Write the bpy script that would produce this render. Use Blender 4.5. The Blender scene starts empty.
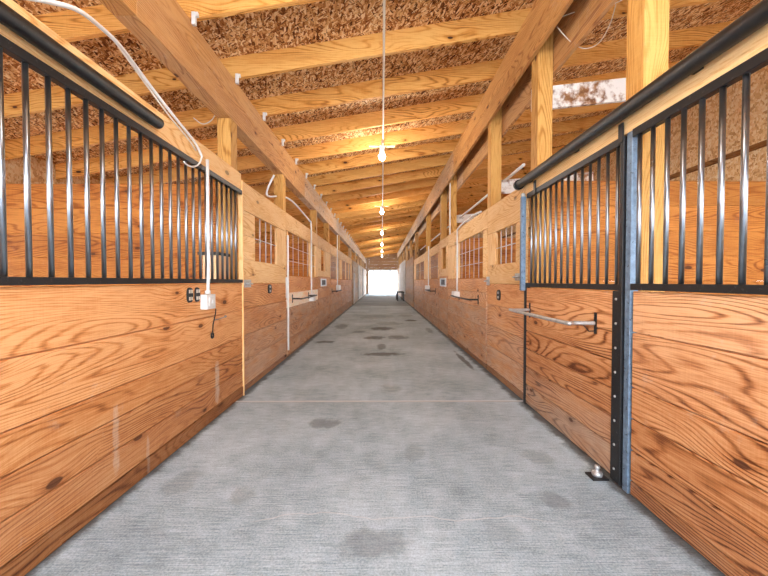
import bpy, bmesh, math, random
from mathutils import Vector, Matrix
random.seed(7)
S = bpy.context.scene
COL = S.collection
PI = math.pi
H = 1.3            # camera height
F = 341.0          # focal length in pixels of the 768 frame
XL, XR = -1.575, 1.50

# ------------------------------------------------------------------ materials
def new_mat(name):
    m = bpy.data.materials.new(name); m.use_nodes = True
    nt = m.node_tree; nt.nodes.clear()
    out = nt.nodes.new('ShaderNodeOutputMaterial'); b = nt.nodes.new('ShaderNodeBsdfPrincipled')
    nt.links.new(b.outputs[0], out.inputs[0])
    return m, nt, b

class N:
    def __init__(s, nt): s.nt = nt
    def n(s, t, **kw):
        x = s.nt.nodes.new(t)
        for k, v in kw.items(): setattr(x, k, v)
        return x
    def link(s, a, b): s.nt.links.new(a, b)
    def put(s, sock, v):
        if hasattr(v, 'is_output'): s.link(v, sock)
        else: sock.default_value = v
    def math(s, op, a, b=None, c=None, clamp=False):
        x = s.n('ShaderNodeMath', operation=op); x.use_clamp = clamp
        s.put(x.inputs[0], a)
        if b is not None: s.put(x.inputs[1], b)
        if c is not None: s.put(x.inputs[2], c)
        return x.outputs[0]
    def vec(s, x, y, z=0.0):
        c = s.n('ShaderNodeCombineXYZ')
        s.put(c.inputs[0], x); s.put(c.inputs[1], y); s.put(c.inputs[2], z)
        return c.outputs[0]
    def noise(s, v, scale=1.0, detail=2.0, rough=0.5, dim='3D', dist=0.0):
        x = s.n('ShaderNodeTexNoise', noise_dimensions=dim)
        s.link(v, x.inputs['Vector'])
        x.inputs['Scale'].default_value = scale; x.inputs['Detail'].default_value = detail
        x.inputs['Roughness'].default_value = rough; x.inputs['Distortion'].default_value = dist
        return x
    def ramp(s, f, stops, interp='LINEAR'):
        r = s.n('ShaderNodeValToRGB'); s.link(f, r.inputs[0]); e = r.color_ramp.elements
        r.color_ramp.interpolation = interp
        while len(e) < len(stops): e.new(0.5)
        for k, (p, c) in enumerate(stops):
            e[k].position = p; e[k].color = (*c, 1) if len(c) == 3 else c
        return r.outputs[0]
    def mix(s, f, a, b, mode='MIX'):
        x = s.n('ShaderNodeMix', data_type='RGBA', blend_type=mode)
        x.clamp_factor = True
        s.put(x.inputs[0], f)
        for sock, v in ((x.inputs[6], a), (x.inputs[7], b)):
            if hasattr(v, 'is_output'): s.link(v, sock)
            else: sock.default_value = (*v, 1)
        return x.outputs[2]
    def smooth(s, v, a, b, c=0.0, d=1.0):
        x = s.n('ShaderNodeMapRange', interpolation_type='SMOOTHSTEP')
        s.put(x.inputs[0], v)
        for k, q in enumerate((a, b, c, d)): x.inputs[k+1].default_value = q
        return x.outputs[0]

def wood(name, light, mid, dark, grain=1.0, knots=1.0, rough=0.62, streaks=(), scuff=0.25, fibre=1.35, grey=(0.50, 0.44, 0.37), knot_col=(0.075, 0.026, 0.012)):
    m, nt, b = new_mat(name); q = N(nt)
    uv = q.n('ShaderNodeUVMap', uv_map='UVMap').outputs[0]
    sp = q.n('ShaderNodeSeparateXYZ'); q.link(uv, sp.inputs[0]); U, V = sp.outputs[0], sp.outputs[1]
    at = q.n('ShaderNodeAttribute', attribute_name='tone')
    sa = q.n('ShaderNodeSeparateColor'); q.link(at.outputs['Color'], sa.inputs[0])
    bright, greyf, hue = sa.outputs[0], sa.outputs[1], sa.outputs[2]
    # knots
    vo = q.n('ShaderNodeTexVoronoi', voronoi_dimensions='2D', feature='F1')
    q.link(q.vec(q.math('MULTIPLY', U, 1.25), q.math('MULTIPLY', V, 2.7)), vo.inputs['Vector'])
    vo.inputs['Scale'].default_value = 1.0
    d = vo.outputs['Distance']
    keep = q.math('GREATER_THAN', q.n('ShaderNodeSeparateColor').outputs[0], 2.0)
    sc = q.n('ShaderNodeSeparateColor'); q.link(vo.outputs['Color'], sc.inputs[0])
    keep = q.math('GREATER_THAN', sc.outputs[0], 0.35)
    rad = q.math('MULTIPLY_ADD', sc.outputs[1], 0.035, 0.018)
    dn = q.math('SUBTRACT', d, rad)
    knot = q.math('MULTIPLY', q.smooth(dn, 0.014, -0.004), keep)
    halo = q.math('MULTIPLY', q.smooth(dn, 0.10, 0.0), keep)
    warp = q.math('MULTIPLY', q.smooth(d, 0.42, 0.0), keep)
    Vw = q.math('MULTIPLY_ADD', warp, 0.055, V)
    # cathedral figure
    n1 = q.noise(q.vec(q.math('MULTIPLY', U, 0.5), q.math('MULTIPLY', Vw, 3.2)), 1.0, 1.5, 0.45)
    ph = q.math('ADD', q.math('MULTIPLY', Vw, 190.0), q.math('MULTIPLY', n1.outputs[0], 170.0))
    wob = q.noise(q.vec(q.math('MULTIPLY', U, 6.0), q.math('MULTIPLY', Vw, 40.0)), 1.0, 2.0, 0.5)
    ph = q.math('MULTIPLY_ADD', wob.outputs[0], 2.2, ph)
    s = q.math('MULTIPLY_ADD', q.math('SINE', ph), 0.5, 0.5)
    s = q.math('POWER', s, 4.2)
    amp = q.noise(q.vec(q.math('MULTIPLY', U, 0.9), q.math('MULTIPLY', V, 5.0), 3.3), 1.0, 2.0, 0.5)
    s = q.math('MULTIPLY', s, q.smooth(amp.outputs[0], 0.30, 0.68, 0.25, 1.0))
    fib = q.noise(q.vec(q.math('MULTIPLY', U, 5.0), q.math('MULTIPLY', Vw, 130.0)), 1.0, 4.0, 0.7)
    saw = q.noise(q.vec(q.math('MULTIPLY', U, 120.0), q.math('MULTIPLY', V, 6.0)), 1.0, 1.0, 0.5)
    g = q.math('MULTIPLY', s, 0.72 * grain)
    g = q.math('MULTIPLY_ADD', q.math('SUBTRACT', fib.outputs[0], 0.5), fibre, g)
    g = q.math('MULTIPLY_ADD', q.math('SUBTRACT', saw.outputs[0], 0.5), 0.16, g)
    g = q.math('ADD', g, q.math('MULTIPLY', halo, 0.28 * knots))
    blot = q.noise(q.vec(q.math('MULTIPLY', U, 1.3), q.math('MULTIPLY', V, 4.5), 9.1), 1.0, 3.0, 0.6)
    g = q.math('MULTIPLY_ADD', q.math('SUBTRACT', blot.outputs[0], 0.5), 0.75, g)
    g = q.math('ADD', g, q.math('MULTIPLY', hue, 0.5))
    col = q.ramp(g, [(0.0, light), (0.38, mid), (0.9, dark)])
    # weathering, scuffs, brightness
    lum = q.n('ShaderNodeRGBToBW'); q.link(col, lum.inputs[0])
    gcol = q.mix(0.75, grey, lum.outputs[0], 'MULTIPLY')
    gc2 = q.n('ShaderNodeVectorMath', operation='SCALE'); q.link(gcol, gc2.inputs[0]); gc2.inputs['Scale'].default_value = 2.3
    wz = q.noise(q.vec(q.math('MULTIPLY', U, 2.0), q.math('MULTIPLY', V, 7.0), 5.5), 1.0, 3.0, 0.65)
    gf = q.math('MULTIPLY', greyf, q.smooth(wz.outputs[0], 0.28, 0.62, 0.35, 1.1), clamp=True)
    col = q.mix(gf, col, gc2.outputs[0])
    pos = q.n('ShaderNodeNewGeometry').outputs['Position']
    scn = q.noise(pos, 9.0, 5.0, 0.72)
    sc2 = q.noise(pos, 1.4, 2.0, 0.5)
    sf = q.math('MULTIPLY', q.smooth(scn.outputs[0], 0.57, 0.72), q.smooth(sc2.outputs[0], 0.42, 0.66))
    col = q.mix(q.math('MULTIPLY', sf, scuff), col, (0.72, 0.62, 0.52))
    if streaks:
        ps = q.n('ShaderNodeSeparateXYZ'); q.link(pos, ps.inputs[0])
        ragged = q.noise(q.vec(0.0, q.math('MULTIPLY', ps.outputs[1], 55.0), q.math('MULTIPLY', ps.outputs[2], 14.0)), 1.0, 4.0, 0.7)
        for (y, z, ry, rz, k) in streaks:
            a = q.math('DIVIDE', q.math('SUBTRACT', ps.outputs[1], y), ry)
            c = q.math('DIVIDE', q.math('SUBTRACT', ps.outputs[2], z), rz)
            r2 = q.math('ADD', q.math('MULTIPLY', a, a), q.math('POWER', q.math('ABSOLUTE', c), 6.0))
            mk = q.smooth(q.math('ADD', r2, q.math('MULTIPLY', ragged.outputs[0], 1.8)), 1.45, 0.9)
            col = q.mix(q.math('MULTIPLY', mk, k), col, (0.80, 0.72, 0.62))
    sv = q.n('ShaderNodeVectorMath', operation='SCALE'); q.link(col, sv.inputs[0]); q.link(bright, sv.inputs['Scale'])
    col = q.mix(q.math('MULTIPLY', knot, 0.85 * knots), sv.outputs[0], knot_col)
    q.link(col, b.inputs['Base Color'])
    b.inputs['Roughness'].default_value = rough
    b.inputs['Specular IOR Level'].default_value = 0.25
    bp = q.n('ShaderNodeBump'); bp.inputs['Strength'].default_value = 0.22; bp.inputs['Distance'].default_value = 0.01
    q.link(q.math('SUBTRACT', 1.0, g), bp.inputs['Height']); q.link(bp.outputs[0], b.inputs['Normal'])
    return m

def osb(name, c0, c1, c2, c3):
    m, nt, b = new_mat(name); q = N(nt)
    pos = q.n('ShaderNodeNewGeometry').outputs['Position']
    layers = []
    for k, (rot, sx, sy) in enumerate(((0.5, 20, 62), (2.1, 24, 70), (1.3, 17, 54))):
        mp = q.n('ShaderNodeMapping'); q.link(pos, mp.inputs[0])
        mp.inputs['Rotation'].default_value = (0.0, 0.0, rot); mp.inputs['Location'].default_value = (k*3.7, k*1.9, 0)
        m2 = q.n('ShaderNodeMapping'); q.link(mp.outputs[0], m2.inputs[0]); m2.inputs['Scale'].default_value = (sx, sy, 26)
        v = q.n('ShaderNodeTexVoronoi', feature='F1'); q.link(m2.outputs[0], v.inputs['Vector']); v.inputs['Scale'].default_value = 1.0
        s = q.n('ShaderNodeSeparateColor'); q.link(v.outputs['Color'], s.inputs[0])
        layers.append((s.outputs[0], s.outputs[1]))
    pick = q.math('GREATER_THAN', layers[0][1], 0.5)
    a = q.mix(pick, layers[0][0], layers[1][0])
    pick2 = q.math('GREATER_THAN', layers[2][1], 0.62)
    a = q.mix(pick2, a, layers[2][0])
    fine = q.noise(pos, 70.0, 3.0, 0.7); big = q.noise(pos, 1.2, 2.0, 0.5)
    f = q.math('ADD', a, q.math('MULTIPLY', q.math('SUBTRACT', fine.outputs[0], 0.5), 0.7))
    f = q.math('ADD', f, q.math('MULTIPLY', q.math('SUBTRACT', big.outputs[0], 0.5), 0.35))
    col = q.ramp(f, [(0.0, c0), (0.3, c1), (0.65, c2), (1.0, c3)])
    q.link(col, b.inputs['Base Color']); b.inputs['Roughness'].default_value = 0.75; b.inputs['Specular IOR Level'].default_value = 0.15
    bp = q.n('ShaderNodeBump'); bp.inputs['Strength'].default_value = 0.25; bp.inputs['Distance'].default_value = 0.006
    q.link(f, bp.inputs['Height']); q.link(bp.outputs[0], b.inputs['Normal'])
    return m

def simple(name, color, rough=0.5, metal=0.0, var=0.12, nscale=18.0, emit=None, estr=0.0, spots=None):
    m, nt, b = new_mat(name); q = N(nt)
    pos = q.n('ShaderNodeNewGeometry').outputs['Position']
    n = q.noise(pos, nscale, 4.0, 0.65)
    lo = tuple(max(0, c*(1-var)) for c in color); hi = tuple(min(1, c*(1+var)) for c in color)
    col = q.ramp(n.outputs[0], [(0.3, lo), (0.7, hi)])
    if spots:
        n2 = q.noise(pos, 45.0, 4.0, 0.7)
        col = q.mix(q.smooth(n2.outputs[0], 0.58, 0.70), col, spots)
    q.link(col, b.inputs['Base Color'])
    b.inputs['Metallic'].default_value = metal
    q.link(q.math('MULTIPLY_ADD', n.outputs[0], 0.25, rough - 0.12), b.inputs['Roughness'])
    if emit:
        b.inputs['Emission Color'].default_value = (*emit, 1); b.inputs['Emission Strength'].default_value = estr
    return m

STAINS = [(0.0, 9.3, .36, .36, 1.0), (-.17, 7.8, .27, .26, 1.0), (.37, 7.85, .27, .32, .8), (-.02, 6.75, .10, .40, .8),
          (0.0, 6.04, .42, .15, 1.0), (-1.22, 7.26, .22, .16, 1.0), (.95, 11.2, .22, .28, 1.1), (-1.15, 9.8, .2, .6, .7),
          (-.6, 8.7, .18, .22, .6), (-.54, 3.1, .15, .14, .65), (-.06, 1.66, .22, .12, .5), (1.02, 2.0, .10, .10, .5),
          (1.34, 5.6, .05, .7, 1.0), (.25, 2.55, .10, .12, .25), (.1, 4.1, .14, .2, .3), (.2, 10.4, .5, .5, .5), (-.2, 12.4, .7, .8, .45),
          (1.25, 9.0, .1, .5, .6), (.9, 12.8, .3, .5, .5), (-1.3, 2.2, .12, .15, .35), (.62, 1.75, .12, .1, .25), (-.85, 2.05, .09, .1, .35), (1.15, 2.5, .12, .12, .35)]
def concrete():
    m, nt, b = new_mat('broomed concrete'); q = N(nt)
    pos = q.n('ShaderNodeNewGeometry').outputs['Position']
    sp = q.n('ShaderNodeSeparateXYZ'); q.link(pos, sp.inputs[0]); X, Y = sp.outputs[0], sp.outputs[1]
    big = q.noise(pos, 0.9, 4.0, 0.6); med = q.noise(pos, 7.0, 5.0, 0.7); fine = q.noise(pos, 95.0, 3.0, 0.75)
    broom = q.noise(q.vec(q.math('MULTIPLY', X, 5.0), q.math('MULTIPLY', Y, 150.0)), 1.0, 3.0, 0.7)
    f = q.math('MULTIPLY_ADD', q.math('SUBTRACT', big.outputs[0], 0.5), 0.8, 0.5)
    f = q.math('MULTIPLY_ADD', q.math('SUBTRACT', med.outputs[0], 0.5), 0.45, f)
    f = q.math('MULTIPLY_ADD', q.math('SUBTRACT', fine.outputs[0], 0.5), 1.0, f)
    f = q.math('MULTIPLY_ADD', q.math('SUBTRACT', broom.outputs[0], 0.5), 0.95, f)
    col = q.ramp(f, [(0.1, (0.14, 0.195, 0.235)), (0.5, (0.39, 0.50, 0.57)), (0.9, (0.68, 0.80, 0.88))])
    # spilled stains with ragged edges
    rag = q.noise(q.vec(q.math('MULTIPLY', X, 7.0), q.math('MULTIPLY', Y, 6.0)), 1.0, 4.0, 0.65)
    tot = None
    for (x, y, rx, ry, k) in STAINS:
        a = q.math('DIVIDE', q.math('SUBTRACT', X, x), rx); c = q.math('DIVIDE', q.math('SUBTRACT', Y, y), ry)
        r2 = q.math('ADD', q.math('MULTIPLY', a, a), q.math('MULTIPLY', c, c))
        mk = q.math('MULTIPLY', q.smooth(q.math('ADD', r2, q.math('MULTIPLY_ADD', rag.outputs[0], 3.0, -1.5)), 1.15, 0.25), k)
        tot = mk if tot is None else q.math('MAXIMUM', tot, mk)
    col = q.mix(q.math('MULTIPLY', tot, 0.74), col, (0.075, 0.075, 0.075))
    # grime where the floor meets the stall boards
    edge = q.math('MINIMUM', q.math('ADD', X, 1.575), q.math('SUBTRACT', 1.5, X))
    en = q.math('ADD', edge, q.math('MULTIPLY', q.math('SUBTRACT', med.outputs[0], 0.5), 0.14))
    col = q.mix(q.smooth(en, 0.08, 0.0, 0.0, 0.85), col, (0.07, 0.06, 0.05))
    # cast joint, hairline crack
    jn = q.noise(q.vec(q.math('MULTIPLY', X, 3.0), 0.0), 1.0, 3.0, 0.7)
    jd = q.math('ABSOLUTE', q.math('SUBTRACT', Y, q.math('MULTIPLY_ADD', jn.outputs[0], 0.02, 3.65)))
    col = q.mix(q.smooth(jd, 0.034, 0.010, 0.0, 0.75), col, (0.72, 0.75, 0.77))
    jd2 = q.math('ABSOLUTE', q.math('SUBTRACT', Y, q.math('MULTIPLY_ADD', jn.outputs[0], 0.02, 3.635)))
    col = q.mix(q.smooth(jd2, 0.007, 0.003, 0.0, 0.7), col, (0.14, 0.14, 0.14))
    cn = q.noise(q.vec(q.math('MULTIPLY', X, 1.6), 7.0), 1.0, 3.0, 0.5)
    cd = q.math('ABSOLUTE', q.math('SUBTRACT', Y, q.math('MULTIPLY_ADD', cn.outputs[0], 0.40, 1.64)))
    lim = q.math('MULTIPLY', q.smooth(X, -0.75, -0.6), q.smooth(X, 0.95, 0.8))
    col = q.mix(q.math('MULTIPLY', q.smooth(cd, 0.006, 0.002, 0.0, 0.5), lim), col, (0.68, 0.70, 0.71))
    # worn darker stretch before the far door
    far = q.math('MULTIPLY', q.smooth(Y, 17.0, 18.5), q.smooth(Y, 31.0, 28.0))
    col = q.mix(q.math('MULTIPLY', far, 0.55), col, (0.13, 0.125, 0.11))
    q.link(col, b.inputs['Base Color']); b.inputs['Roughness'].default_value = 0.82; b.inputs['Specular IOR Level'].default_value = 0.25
    bp = q.n('ShaderNodeBump'); bp.inputs['Strength'].default_value = 0.35; bp.inputs['Distance'].default_value = 0.006
    q.link(f, bp.inputs['Height']); q.link(bp.outputs[0], b.inputs['Normal'])
    return m

M = {}
M['pine'] = wood('orange pine boards', (0.86, 0.465, 0.205), (0.67, 0.265, 0.080), (0.20, 0.052, 0.012), grain=0.66, scuff=.3,
                 streaks=((3.25, .33, .07, .24, .6), (2.01, .36, .040, .24, .38), (2.28, .12, .025, .17, .35)))
M['door_pine'] = wood('red pine boards', (0.84, 0.455, 0.215), (0.61, 0.24, 0.080), (0.15, 0.040, 0.010), grain=1.0, scuff=.3)
M['header'] = wood('pale pine header', (0.86, 0.58, 0.28), (0.72, 0.39, 0.135), (0.38, 0.15, 0.04), grain=0.6, knots=0.7, scuff=0.1)
M['post'] = wood('yellow pine post', (0.68, 0.385, 0.115), (0.50, 0.235, 0.05), (0.22, 0.08, 0.015), grain=0.75, scuff=0.1)
M['beam'] = wood('brown beam timber', (0.66, 0.35, 0.12), (0.48, 0.205, 0.056), (0.19, 0.06, 0.014), grain=0.7, scuff=0.25)
M['rafter'] = wood('golden rafter timber', (0.92, 0.52, 0.16), (0.72, 0.31, 0.060), (0.24, 0.065, 0.011), grain=0.8, knots=1.2, scuff=0.05)
M['stall'] = wood('amber stall boards', (0.62, 0.26, 0.058), (0.41, 0.130, 0.022), (0.14, 0.036, 0.008), grain=0.7, scuff=0.1)
M['osb'] = osb('strand board', (0.07, 0.014, 0.004), (0.38, 0.140, 0.040), (0.74, 0.41, 0.16), (0.95, 0.74, 0.45))
M['osb_wall'] = osb('strand board wall', (0.58, 0.32, 0.13), (0.80, 0.52, 0.24), (0.90, 0.66, 0.36), (0.95, 0.78, 0.52))
M['concrete'] = concrete()
M['black'] = simple('black steel', (0.010, 0.011, 0.013), 0.48, 0.0, 0.3, 40, spots=(0.05, 0.05, 0.05))
M['bar'] = simple('dark steel bar', (0.30, 0.33, 0.37), 0.32, 1.0, 0.12, 12)
M['blue_steel'] = simple('worn blue steel', (0.16, 0.24, 0.34), 0.42, 0.3, 0.35, 30, spots=(0.04, 0.05, 0.06))
M['galv'] = simple('galvanised steel', (0.55, 0.57, 0.58), 0.4, 0.7, 0.25, 30)
M['white'] = simple('white plastic', (0.80, 0.80, 0.79), 0.45, 0.0, 0.06, 12)
M['cream'] = simple('cream cable sheath', (0.72, 0.66, 0.56), 0.5, 0.0, 0.1, 12)
def light_patch():  # strong light on brown board, painted as ragged white patches
    m, nt, b = new_mat('board with painted light patch'); q = N(nt)
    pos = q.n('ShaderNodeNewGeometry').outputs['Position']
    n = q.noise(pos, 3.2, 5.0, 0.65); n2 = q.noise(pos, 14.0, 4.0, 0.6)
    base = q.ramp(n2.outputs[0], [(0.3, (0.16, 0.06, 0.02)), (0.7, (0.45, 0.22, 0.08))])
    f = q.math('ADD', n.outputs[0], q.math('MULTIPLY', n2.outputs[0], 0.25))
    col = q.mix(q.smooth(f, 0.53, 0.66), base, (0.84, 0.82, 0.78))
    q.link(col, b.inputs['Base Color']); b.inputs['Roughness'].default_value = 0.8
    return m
M['lit_patch'] = light_patch()
M['soil'] = simple('packed stall earth', (0.20, 0.14, 0.09), 0.95, 0.0, 0.3, 5)
M['gravel'] = simple('pale gravel', (0.62, 0.62, 0.61), 0.95, 0.0, 0.15, 4)
M['bark'] = simple('grey bark', (0.2, 0.205, 0.22), 0.95, 0.0, 0.2, 10)
M['twig'] = simple('pale twigs', (0.5, 0.49, 0.5), 0.95, 0.0, 0.15, 3)
M['bulb'] = simple('glowing bulb glass', (0.9, 0.9, 0.9), 0.3, 0.0, 0.02, 5, emit=(1.0, 0.96, 0.88), estr=16.0)
M['wire'] = simple('pale galvanised wire', (0.62, 0.60, 0.57), 0.5, 0.2, 0.15, 12)
M['shop_white'] = simple('off white painted boards', (0.66, 0.65, 0.63), 0.7, 0.0, 0.15, 5)

# ------------------------------------------------------------------ mesh helpers
class MB:
    def __init__(s):
        s.bm = bmesh.new(); s.uv = s.bm.loops.layers.uv.new('UVMap'); s.cl = s.bm.loops.layers.float_color.new('tone')
    def box(s, x0, x1, y0, y1, z0, z1, g=1, tone=None, skew=None):
        if x0 > x1: x0, x1 = x1, x0
        if tone is None: tone = (random.uniform(.9, 1.1), 0, random.uniform(0, .3))
        P = [Vector((x, y, z)) for z in (z0, z1) for y in (y0, y1) for x in (x0, x1)]
        if skew: P = [skew(p) for p in P]
        vs = [s.bm.verts.new(p) for p in P]
        ou, ov = random.uniform(0, 60), random.uniform(0, 60)
        for idx, ax in (((0, 2, 3, 1), 2), ((4, 5, 7, 6), 2), ((0, 1, 5, 4), 1), ((2, 6, 7, 3), 1), ((0, 4, 6, 2), 0), ((1, 3, 7, 5), 0)):
            f = s.bm.faces.new([vs[i] for i in idx])
            rest = [a for a in (0, 1, 2) if a != ax]
            if ax == g: ua, va = rest
            else: ua = g; va = [a for a in rest if a != g][0]
            for l in f.loops:
                c = l.vert.co
                l[s.uv].uv = (c[ua] + ou, c[va] + ov + (0 if ax in (0, g) else 7 + ax))
                l[s.cl] = (*tone, 1)
        return s
    def cyl(s, p0, p1, r, seg=10, r1=None, cap=True):
        p0, p1 = Vector(p0), Vector(p1); d = (p1-p0).normalized()
        up = Vector((0, 0, 1)) if abs(d.z) < .9 else Vector((1, 0, 0))
        a = d.cross(up).normalized(); b = d.cross(a).normalized()
        r1 = r if r1 is None else r1
        rings = [[s.bm.verts.new(p + (a*math.cos(2*PI*k/seg) + b*math.sin(2*PI*k/seg))*rr) for k in range(seg)] for p, rr in ((p0, r), (p1, r1))]
        s._skin(rings, cap); return s
    def _skin(s, rings, cap=True):
        n = len(rings[0])
        for A, B in zip(rings, rings[1:]):
            for k in range(n):
                f = s.bm.faces.new((A[k], A[(k+1) % n], B[(k+1) % n], B[k])); f.smooth = n > 4
        if cap:
            s.bm.faces.new(list(reversed(rings[0]))); s.bm.faces.new(rings[-1])
    def tube(s, pts, r, seg=8):
        pts = [Vector(p) for p in pts]; rings = []; a = None
        for i, p in enumerate(pts):
            d = (pts[min(i+1, len(pts)-1)] - pts[max(i-1, 0)]).normalized()
            if a is None:
                up = Vector((0, 0, 1)) if abs(d.z) < .9 else Vector((1, 0, 0)); a = d.cross(up).normalized()
            else:
                a = (a - d*a.dot(d)).normalized()
            b = d.cross(a)
            rings.append([s.bm.verts.new(p + (a*math.cos(2*PI*k/seg) + b*math.sin(2*PI*k/seg))*r) for k in range(seg)])
        s._skin(rings); return s
    def lathe(s, c, prof, seg=16, axis=2):
        c = Vector(c); rings = []
        for r, h in prof:
            ring = []
            for k in range(seg):
                t = 2*PI*k/seg; u, v = r*math.cos(t), r*math.sin(t)
                o = {2: (u, v, h), 0: (h, u, v), 1: (v, h, u)}[axis]
                ring.append(s.bm.verts.new(c + Vector(o)))
            rings.append(ring)
        s._skin(rings); return s
    def build(s, name, mat, parent=None, bevel=0.0):
        bm = s.bm
        bmesh.ops.recalc_face_normals(bm, faces=bm.faces)
        if parent is None:
            xs = [v.co for v in bm.verts]
            lo = Vector([min(c[k] for c in xs) for k in range(3)]); hi = Vector([max(c[k] for c in xs) for k in range(3)])
            loc = Vector(((lo.x+hi.x)/2, (lo.y+hi.y)/2, lo.z))
        else:
            loc = Vector(parent.get('_o', (0, 0, 0)))
        bmesh.ops.translate(bm, vec=-loc, verts=bm.verts)
        me = bpy.data.meshes.new(name); bm.to_mesh(me); bm.free()
        me.materials.append(M[mat] if isinstance(mat, str) else mat)
        o = bpy.data.objects.new(name, me); COL.objects.link(o)
        o['_o'] = tuple(loc)
        if parent is None: o.location = loc
        else: o.parent = parent
        if bevel:
            md = o.modifiers.new('edge', 'BEVEL'); md.width = bevel; md.segments = 1; md.limit_method = 'ANGLE'; md.angle_limit = 0.8
        return o

def thing(name, loc, label, cat, group=None):
    o = bpy.data.objects.new(name, None); COL.objects.link(o); o.location = loc; o['_o'] = tuple(loc)
    o.empty_display_size = 0.1
    return tag(o, label, cat, group)
def tag(o, label, cat, group=None, kind=None):
    o['label'] = label; o['category'] = cat
    if group: o['group'] = group
    if kind: o['kind'] = kind
    return o
def spline(pts, n=8):
    pts = [Vector(p) for p in pts]; P = [pts[0]] + pts + [pts[-1]]; out = []
    for i in range(1, len(P)-2):
        for k in range(n):
            t = k/n; a, b, c, d = P[i-1], P[i], P[i+1], P[i+2]
            out.append(0.5*((2*b) + (c-a)*t + (2*a-5*b+4*c-d)*t*t + (3*b-a-3*c+d)*t**3))
    out.append(pts[-1]); return out
ORD = ['first', 'second', 'third', 'fourth', 'fifth', 'sixth', 'seventh', 'eighth', 'ninth', 'tenth', 'eleventh', 'twelfth', 'thirteenth',
       'fourteenth', 'fifteenth', 'sixteenth', 'seventeenth', 'eighteenth', 'nineteenth', 'twentieth']
def nth(k): return ORD[k] if k < 20 else (('twenty ' + ORD[k-20]) if k < 29 else (('thirtieth' if k == 29 else 'thirty ' + ORD[k-30]) if k < 39 else ('fortieth' if k == 39 else 'forty ' + ORD[k-40])))

Y0, Y1 = -2.6, 34.0
SLOPE = 0.166
def rz(x): return 3.54 + (x + 1.62)*SLOPE           # underside of the rafters
def TONE(lo=.88, hi=1.1, g=0.0, h=.3): return (random.uniform(lo, hi), g*random.uniform(.7, 1.2), random.uniform(0, h))

# ------------------------------------------------------------------ setting
b = MB(); b.box(XL-.06, XR+.06, Y0-.6, Y1+.3, -.15, 0, 0)
tag(b.build('floor', 'concrete'), 'grey broomed concrete aisle floor with dark stains', 'floor', kind='structure')
b = MB(); b.box(-5.3, XL-.06, Y0, Y1, -.15, -.01, 0); tag(b.build('floor_left', 'soil'), 'earth floor inside the stalls on the left', 'floor', kind='structure')
b = MB(); b.box(XR+.06, 5.3, Y0, Y1, -.15, -.01, 0); tag(b.build('floor_right', 'soil'), 'earth floor inside the stalls on the right', 'floor', kind='structure')
b = MB(); b.box(-120, 120, -90, Y0-.6, -.25, -.05, 0); b.box(-120, -5.3, Y0-.6, Y1+.3, -.25, -.05, 0); b.box(5.3, 120, Y0-.6, Y1+.3, -.25, -.05, 0); b.box(-120, 120, Y1+.3, 150, -.25, -.05, 0)
tag(b.build('ground', 'gravel'), 'bright pale gravel ground outside the far doorway', 'ground', kind='structure')
b = MB()
sk = lambda p: Vector((p.x, p.y, p.z + rz(p.x) + .236))
b.box(-5.6, 5.6, Y0-.3, Y1+.3, 0, .02, 0, skew=sk)
tag(b.build('ceiling', 'osb'), 'brown strand board roof deck above the rafters', 'ceiling', kind='structure')

def outer_wall(name, x, label, mat):
    zt = rz(x); t = .05; d = t if x > 0 else -t
    b = MB()
    b.box(x, x+d, Y0, Y1, -.05, 1.05, 1)
    b.box(x, x+d, Y0, Y1, 2.25, zt+.23, 1)
    b.box(x, x+d, Y0, .2, 1.05, 2.25, 1); y = 1.4
    while y < Y1:
        b.box(x, x+d, y, min(y+(2.2 if y < 3 else 1.7), Y1), 1.05, 2.25, 1); y += 3.4 if y < 3 else 3.6
    tag(b.build(name, mat), label, 'wall', kind='structure')
outer_wall('wall_left', -5.25, 'outer barn wall behind the stalls on the left', 'osb_wall')
outer_wall('wall_right', 5.25, 'tan strand board outer wall behind the stalls on the right', 'osb_wall')
for k, z in enumerate((3.17,)):
    b = MB(); b.box(5.17, 5.245, Y0, Y1, z-.03, z+.03, 1, (0.55, 0, .5)); tag(b.build('trim_%d' % (k+1), 'beam'), 'brown girt running along the right outer wall', 'trim', kind='structure')
b = MB()  # unseen boards behind the camera, added to darken the roof space over the stalls
for k in range(12):
    xa = -5.25 + .3*k; b.box(xa, xa+.297, Y0, Y0+.04, 2.3, rz(xa)+.232, 2, TONE(.7, .9, .1))
for k in range(12):
    xa = 1.72 + .29*k; b.box(xa, xa+.287, Y0, Y0+.04, 2.3, rz(xa)+.232, 2, TONE(.7, .9, .1))
tag(b.build('wall_light_block', 'beam'), 'unseen brown boards added at the near end to shade the roof space', 'wall', kind='structure')
# end wall with the doorway
DX0, DX1, DZ = -1.28, 1.46, 2.32
b = MB()
for x0, x1 in ((-5.25, DX0), (DX1, 5.25)):
    n = 14
    for k in range(n):
        xa = x0+(x1-x0)*k/n; xb = x0+(x1-x0)*(k+1)/n
        b.box(xa, xb-.004, Y1, Y1+.05, -.05, rz(xa)+.232, 2, TONE(.55, .75, .3))
for k in range(6):
    z = DZ + .31*k; b.box(DX0, DX1, Y1, Y1+.05, z, z+.306, 0, TONE(.6, .8, .2))
tag(b.build('wall_back', 'beam'), 'brown board end wall around the bright far doorway', 'wall', kind='structure')
b = MB(); b.box(DX0-.12, DX0, Y1-.06, Y1-.001, 0, DZ, 2); b.box(DX1, DX1+.12, Y1-.06, Y1-.001, 0, DZ, 2); b.box(DX0-.12, DX1+.12, Y1-.06, Y1-.001, DZ, DZ+.16, 0)
tag(b.build('door_1', 'shop_white'), 'pale frame of the bright far doorway', 'doorway', kind='structure')

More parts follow.
